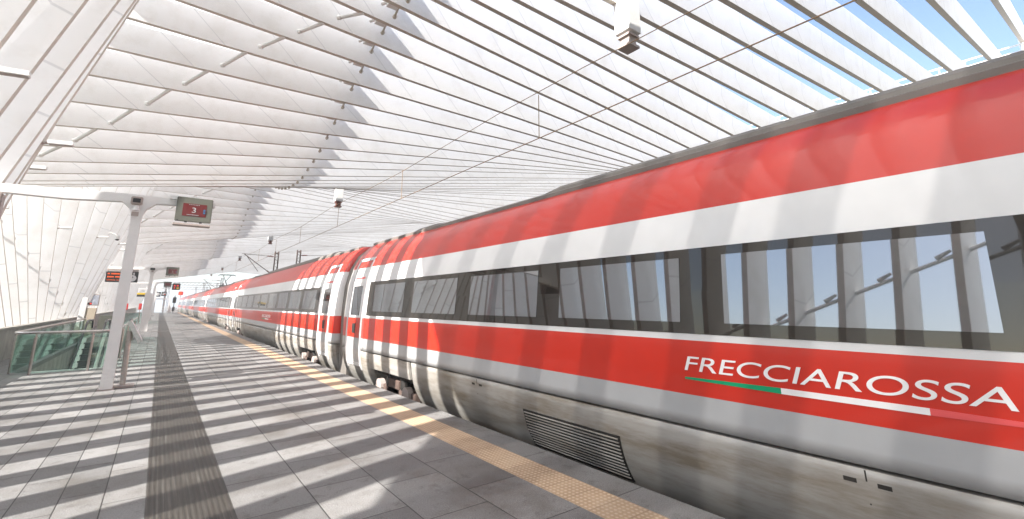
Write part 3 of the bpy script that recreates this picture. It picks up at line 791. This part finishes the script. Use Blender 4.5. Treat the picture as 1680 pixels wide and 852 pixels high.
# ---------------------------------------------------------------- stair well, escalators, balustrade
wl = MB(); wl.box(HX0-.1, HX0, HY0-.1, HY1+.1, -7, -.121); wl.box(HX1, HX1+.1, HY0-.1, HY1+.1, -7, -.121); wl.box(HX0, HX1, HY0-.1, HY0, -7, -.121)
tag(wl.build('stairwell_wall', 'concrete'), 'concrete lining of the stairwell below the glass balustrade', 'wall')
def escalator(x0, x1, label):
    e = empty('escalator', label, 'escalator', ((x0+x1)/2, HY1-1, 0)); cx = (x0+x1)/2
    hw = (x1-x0)/2
    tr = MB(); yt = HY1-2.6; k = math.tan(math.radians(30))
    n = int((yt-HY0+1)/.4)
    for i in range(n): tr.prism([(yt-.4*i, -.23*i), (yt-.4*i, -.23*i-.35), (yt-.4*(i+1), -.23*(i+1)-.35), (yt-.4*(i+1), -.23*(i)-.0)], 'x', x0+.14, x1-.14)
    tr.box(x0+.14, x1-.14, yt, HY1, -.2, -.003)
    part(tr, 'steps', 'tread', e)
    for s in (-1, 1):
        xx = cx+s*(hw-.10)
        path = [(HY1-.2, .55), (HY1-.3, .78), (HY1-.55, .93), (yt+.3, .95), (yt-.1, .85), (HY0-1, .85-(yt-.1-HY0+1)*k)]
        pl = [(p[0], p[1]) for p in path]+[(HY0-1, -(yt-HY0+1)*k), (yt, 0.05), (HY1-.25, .05)]
        part(MB().prism(pl, 'x', xx-.012, xx+.012), 'side_panel', 'glass', e)
        part(MB().tube([(xx, p[0], p[1]) for p in path], .045, 10), 'handrail', 'black', e)
        bs = [(HY1-.1, .18), (yt, .18), (HY0-1, .18-(yt-HY0+1)*k), (HY0-1, -.35-(yt-HY0+1)*k), (yt, -.35), (HY1-.1, -.05)]
        part(MB().prism(bs, 'x', xx-.09, xx+.09), 'deck_trim', 'steel', e)
escalator(HX0+.02, (HX0+HX1)/2-.01, 'left escalator rising inside the glass balustrade, nearer the parapet')
escalator((HX0+HX1)/2+.01, HX1-.02, 'right escalator rising inside the glass balustrade, nearer the posts')
def balustrade(y0, y1, label):
    e = empty('glass_balustrade', label, 'balustrade', (-1.8, y0, 0), 'glass balustrades round the stairwells')
    xl, xr = -2.78, -.84
    r = .45
    path = [(xl, y1)]+[(xl, y0+r)]
    for i in range(1, 8):
        a = PI+PI/2*i/8; path.append((xl+r+r*math.cos(a), y0+r+r*math.sin(a)))
    path.append((xl+r, y0)); path.append((xr-r, y0))
    for i in range(1, 8):
        a = 1.5*PI+PI/2*i/8; path.append((xr-r+r*math.cos(a), y0+r+r*math.sin(a)))
    path += [(xr, y0+r), (xr, y1)]
    part(MB().tube([(x, y, 1.0) for x, y in path], .03, 12), 'handrail', 'steel', e)
    # glass panels: two sides and front, with chamfered corners
    def pane(a, b):
        ax, ay = a; bx, by = b
        dx, dy = bx-ax, by-ay; l = math.hypot(dx, dy); nx, ny = -dy/l*.006, dx/l*.006
        part(MB().prism([(ax+nx, ay+ny), (bx+nx, by+ny), (bx-nx, by-ny), (ax-nx, ay-ny)], 'z', .03, .93), 'glass_panel', 'glass', e)
    ins = .03
    pane((xl+ins, y0+r+.05), (xl+ins, y0+r+3)); y = y0+r+3.03
    while y < y1-1: pane((xl+ins, y), (xl+ins, min(y+3, y1))); pane((xr-ins, y), (xr-ins, min(y+3, y1))); y += 3.03
    pane((xr-ins, y0+r+.05), (xr-ins, y0+r+3))
    pane((xl+ins, y0+r), (xl+r, y0+ins)); pane((xl+r+.02, y0+ins), (xr-r-.02, y0+ins)); pane((xr-r, y0+ins), (xr-ins, y0+r))
    posts = [(xl, y0+r+.1), (xl+r-.02, y0), (xr-r+.0, y0), (xr, y0+r+.1)]
    y = y0+r+3
    while y < y1: posts += [(xl, y), (xr, y)]; y += 3.0
    for x, y in posts:
        p = MB().tube([(x, y, 0), (x, y, .90)], .028, 10); p.tube([(x, y, .9), (x, y, .98)], .012, 8); part(p, 'post', 'steel', e)
    return e
balustrade(16.5, 31, 'steel and green glass balustrade curving round the nearer stairwell')
balustrade(52, 60, 'small far glass balustrade beside the wall, beyond the boxed post')
# kerb round the stairwell
# cabinet and column by the stairs
e = empty('white_column', 'short white column behind the escalators by the parapet', 'column', (-3.12, 31.9, 0))
MB().prism([(-.14, 0), (.14, 0), (.20, 2.02), (-.02, 2.02)], 'y', -.12, .12).build('shaft', 'white', e, bevel=.01)
MB().box(.2, .36, -.1, -.04, 1.66, 1.78).build('indicator', 'dark', e); MB().tube([(.32, -.12, 1.72), (.32, -.101, 1.72)], .035, 10).build('red_lamp', 'led_red', e)
tag(MB().prism([(-2.93, 0), (-2.62, 0), (-2.55, 1.5), (-2.93, 1.5)], 'y', 31.8, 32.3).build('beige_cabinet', 'beige', bevel=.01), 'beige metal cabinet beside the short white column behind the escalators', 'cabinet')
tag(MB().box(-2.5, -1.95, 33.2, 33.4, .05, 1.1).build('notice_board', 'olive', bevel=.02), 'low grey green notice panel behind the black escalator handrail', 'panel')
# red items at far balustrade
for x, l in ((-2.55, 'red extinguisher box left of the far glass balustrade'), (-1.5, 'red extinguisher box right of the far glass balustrade')):
    e = empty('extinguisher_box', l, 'extinguisher', (x, 59, 0)); MB().box(-.12, .12, -.08, .08, 1.15, 1.75).build('box', 'red', e, bevel=.02); MB().tube([(0, 0, 0), (0, 0, 1.2)], .03, 8).build('leg', 'steel', e)
# dome camera on the wall ribs
e = empty('dome_camera', 'white dome camera on a bracket above the departure board', 'camera', (-2.1, 30.1, 4.95))
MB().tube([(-.35, 0, .25), (-.1, 0, .18), (0, 0, .1)], .025, 8).build('bracket', 'white', e); MB().tube([(0, 0, .12), (0, 0, -.06)], .10, 14).build('shell', 'white', e); MB().tube([(0, 0, -.06), (0, 0, -.13)], .09, 14, .05).build('dome', 'black', e)

# ---------------------------------------------------------------- overhead line
def run(pts, r): return MB().tube(pts, r, 6)
sp = [6.8, 31.8, 56.6, 81.5, 106.5, 131]
e = empty('contact_wire', 'thin lower contact wire running over the train', 'wire', (5.3, 0, 4.75))
cw = run([(5.3, y, 4.75) for y in range(-30, 181, 30)], .009); part(cw, 'wire', 'wire', e)
cw2 = MB(); 
cat = [(5.3, y, 5.62+.0*y) for y in range(-30, 181, 10)]
cat = [(5.3, y, 5.58+.12*math.cos(2*PI*(y-6.8)/24.9)**2) for y in [(-30+2.5*i) for i in range(86)]]
tag(run(cat, .007).build('messenger_wire', 'wire'), 'thin upper messenger wire above the contact wire, slightly sagging', 'wire')
for k, y in enumerate((-.5, 6.15, 12.4, 18.6, 24.9, 31.2, 37.4, 49.9, 62, 74)):
    tag(MB().tube([(5.3, y, 4.75), (5.3, y, 5.62)], .008, 6).build('dropper', 'wire'), 'thin vertical dropper between the two overhead wires', 'wire', 'droppers between the overhead wires')
def nearest(y): return min(range(N0, N1), key=lambda n: abs(n+1-y))
hl = ['nearest white hanging casing with a taupe fitting, at the top of the photo', 'second hanging casing with brown fitting, above the train', 'third hanging casing, small, above the lattice masts', 'fourth tiny hanging casing with brown fitting', 'fifth tiny hanging casing far along the wires', 'sixth, farthest hanging casing']
for k, y in enumerate(sp):
    n = nearest(y); zt = beam_z(n, 9.0)+.5
    e = empty('hanging_casing', hl[k], 'overhead fitting', (9.0, y, 8.25), 'casings hanging from the ribs over the tracks')
    MB().box(-.24, .24, -.24, .24, .42, max(1.9, zt-8.25)).build('casing', 'white', e, bevel=.01)
    m = 'taupe' if k == 0 else 'brown'
    f = MB().box(-.2, .2, -.2, .2, .0, .07).box(-.14, .14, -.14, .14, .07, .30).box(-.2, .2, -.2, .2, .30, .36).box(-.05, .05, -.05, .05, .36, .43)
    f.build('fitting', m, e)
def lattice(x, y, h, label, arm=0, grp=None):
    e = empty('lattice_mast', label, 'mast', (x, y, -.8), grp)
    mb = MB()
    for dx in (-.16, .16): mb.box(dx-.045, dx+.045, -.10, .10, 0, h)
    z = .3; s = 1
    while z < h-.2: mb.tube([(-.16*s, 0, z), (.16*s, 0, z+.32)], .018, 5); z += .34; s = -s
    mb.box(-.18, .18, -.03, .03, h-.25, h-.15)
    mb.build('mast', 'mast', e)
    if arm:
        a = MB(); zt = h-.55
        a.tube([(-.15*arm, 0, zt), (arm*-3.1, 0, zt+.15)], .025, 6)
        a.tube([(-.15*arm, 0, zt-1.9), (arm*-2.9, 0, zt+.1)], .04, 6)
        a.tube([(arm*-2.75, 0, zt+.02), (arm*-1.55, 0, zt-1.55)], .03, 6)
        a.build('cantilever', 'mast', e)
        MB().tube([(-.3*arm, 0, zt+.0), (-.85*arm, 0, zt+.04)], .06, 8).tube([(-.25*arm, 0, zt-1.85), (-.75*arm, 0, zt-1.45)], .06, 8).build('insulator', 'brown', e)
lattice(9.0, 52, 7.8, 'lattice catenary mast with a long cantilever, left one of the pair above the train', 1)
lattice(11.1, 52, 8.1, 'lattice catenary mast on the right of the pair above the train', -1)
lattice(9.0, 104, 7.4, 'distant lattice mast just left of the pantograph', 1)
for k, (x, y) in enumerate([(9.0, 150), (12, 150), (9.0, 185), (12, 185), (1.6, 160), (15, 170)]):
    lattice(x, y, 8.2, 'hazy lattice mast beyond the end of the platform', 0, 'hazy masts beyond the platform end')
# gantry + signals at platform end
for k, y in enumerate((168, 215)):
    e = empty('track_gantry', ('nearer', 'farther')[k]+' steel gantry spanning the tracks beyond the platform', 'gantry', (6, y, -1))
    g = MB()
    for x in (-5, 9): g.box(x-.15, x+.15, -.15, .15, 0, 9)
    for z in (8.2, 9): g.box(-5, 9, -.08, .08, z-.06, z+.06)
    for i in range(14): g.tube([(-5+i, 0, 8.2), (-4+i, 0, 9.0) if i % 2 else (-4+i, 0, 8.2+.8*(1-i % 2))], .04, 5)
    g.build('frame', 'mast', e)
e = empty('rail_signal', 'black signal on a pole at the end of the platform', 'signal', (2.3, 116.5, 0))
MB().tube([(0, 0, 0), (0, 0, 3.4)], .07, 8).build('pole', 'dark', e); MB().box(-.3, .3, -.12, .12, 1.9, 3.0).build('head', 'black', e, bevel=.03)
MB().box(-.2, .2, -.5, .0, 3.0, 3.06).build('hood', 'dark', e); MB().box(-.22, .22, -.1, .1, .3, 1.1).build('cabinet', 'dark', e)
e = empty('red_sign', 'small bright red sign on a pole beyond the signal', 'sign', (3.2, 117.2, 0))
MB().tube([(0, 0, 0), (0, 0, 4.3)], .05, 8).build('pole', 'steel', e); MB().box(-.4, .4, -.06, .06, 3.5, 4.2).build('board', 'red', e); MB().box(-.3, .1, -.07, -.061, 3.6, 4.1).build('symbol', 'led', e)
e = empty('end_railing', 'white steel railing closing the far end of the platform', 'railing', (0, YE-.3, 0))
g = MB(); 
for z in (.55, 1.1): g.tube([(-3.6, 0, z), (3.7, 0, z)], .03, 6)
for i in range(9): g.tube([(-3.6+.9*i, 0, 0), (-3.6+.9*i, 0, 1.1)], .03, 6)
g.build('rails', 'white', e)
e = empty('end_gate', 'tall white portal frame at the far end of the platform', 'gate', (.8, YE-1, 0))
MB().box(-2.4, -2.2, -.1, .1, 0, 2.8).box(.6, .8, -.1, .1, 0, 2.8).box(-2.2, .6, -.1, .1, 2.6, 2.8).build('frame', 'white', e)
tag(MB().prism([(1.3, 0), (2.0, 0), (1.85, 1.0), (1.6, 1.9), (1.45, 1.0)], 'y', 115.4, 116).build('covered_buffer', 'white', bevel=.03), 'pale covered shape beside the signal at the platform end', 'cover')

# ---------------------------------------------------------------- far trees to the left (seen in the window reflections)
def tree(x, y, h, r, label):
    e = empty('tree', label, 'tree', (x, y, -7), 'trees in the fields left of the station')
    t = MB().tube([(0, 0, 0), (.2, 0, h*.35), (0, .2, h*.7)], .45, 8, .12)
    for a in range(5): t.tube([(0, 0, h*(.35+.06*a)), (r*.6*math.cos(a*1.3), r*.6*math.sin(a*1.3), h*(.55+.07*a))], .14, 6, .05)
    t.build('trunk', 'bark', e)
    c = MB()
    for i in range(1500):
        while True:
            p = Vector((random.uniform(-1, 1), random.uniform(-1, 1), random.uniform(-1, 1)))
            if .25 < p.length < 1: break
        q = Vector((p.x*r, p.y*r, h*.66+p.z*h*.34)); n1 = Vector((random.gauss(0, 1), random.gauss(0, 1), random.gauss(0, 1))).normalized(); n2 = n1.orthogonal().normalized(); s = .45
        if math.sin(q.x*1.3)+math.sin(q.y*1.1+2)+math.sin(q.z*1.2) < -.9: continue
        c.quad(q, q+n2*s, q+n2*s+n1.cross(n2)*s, q+n1.cross(n2)*s)
    c.build('crown', 'leaf', e, fix=False)
for i, (x, y, h, r) in enumerate([(-85, 60, 14, 5), (-92, 66, 16, 6), (-80, 84, 12, 4.5), (-95, 20, 13, 5), (-100, 110, 15, 6), (-70, 150, 13, 5)]):
    tree(x, y, h, r, 'leafy tree in the fields left of the station')
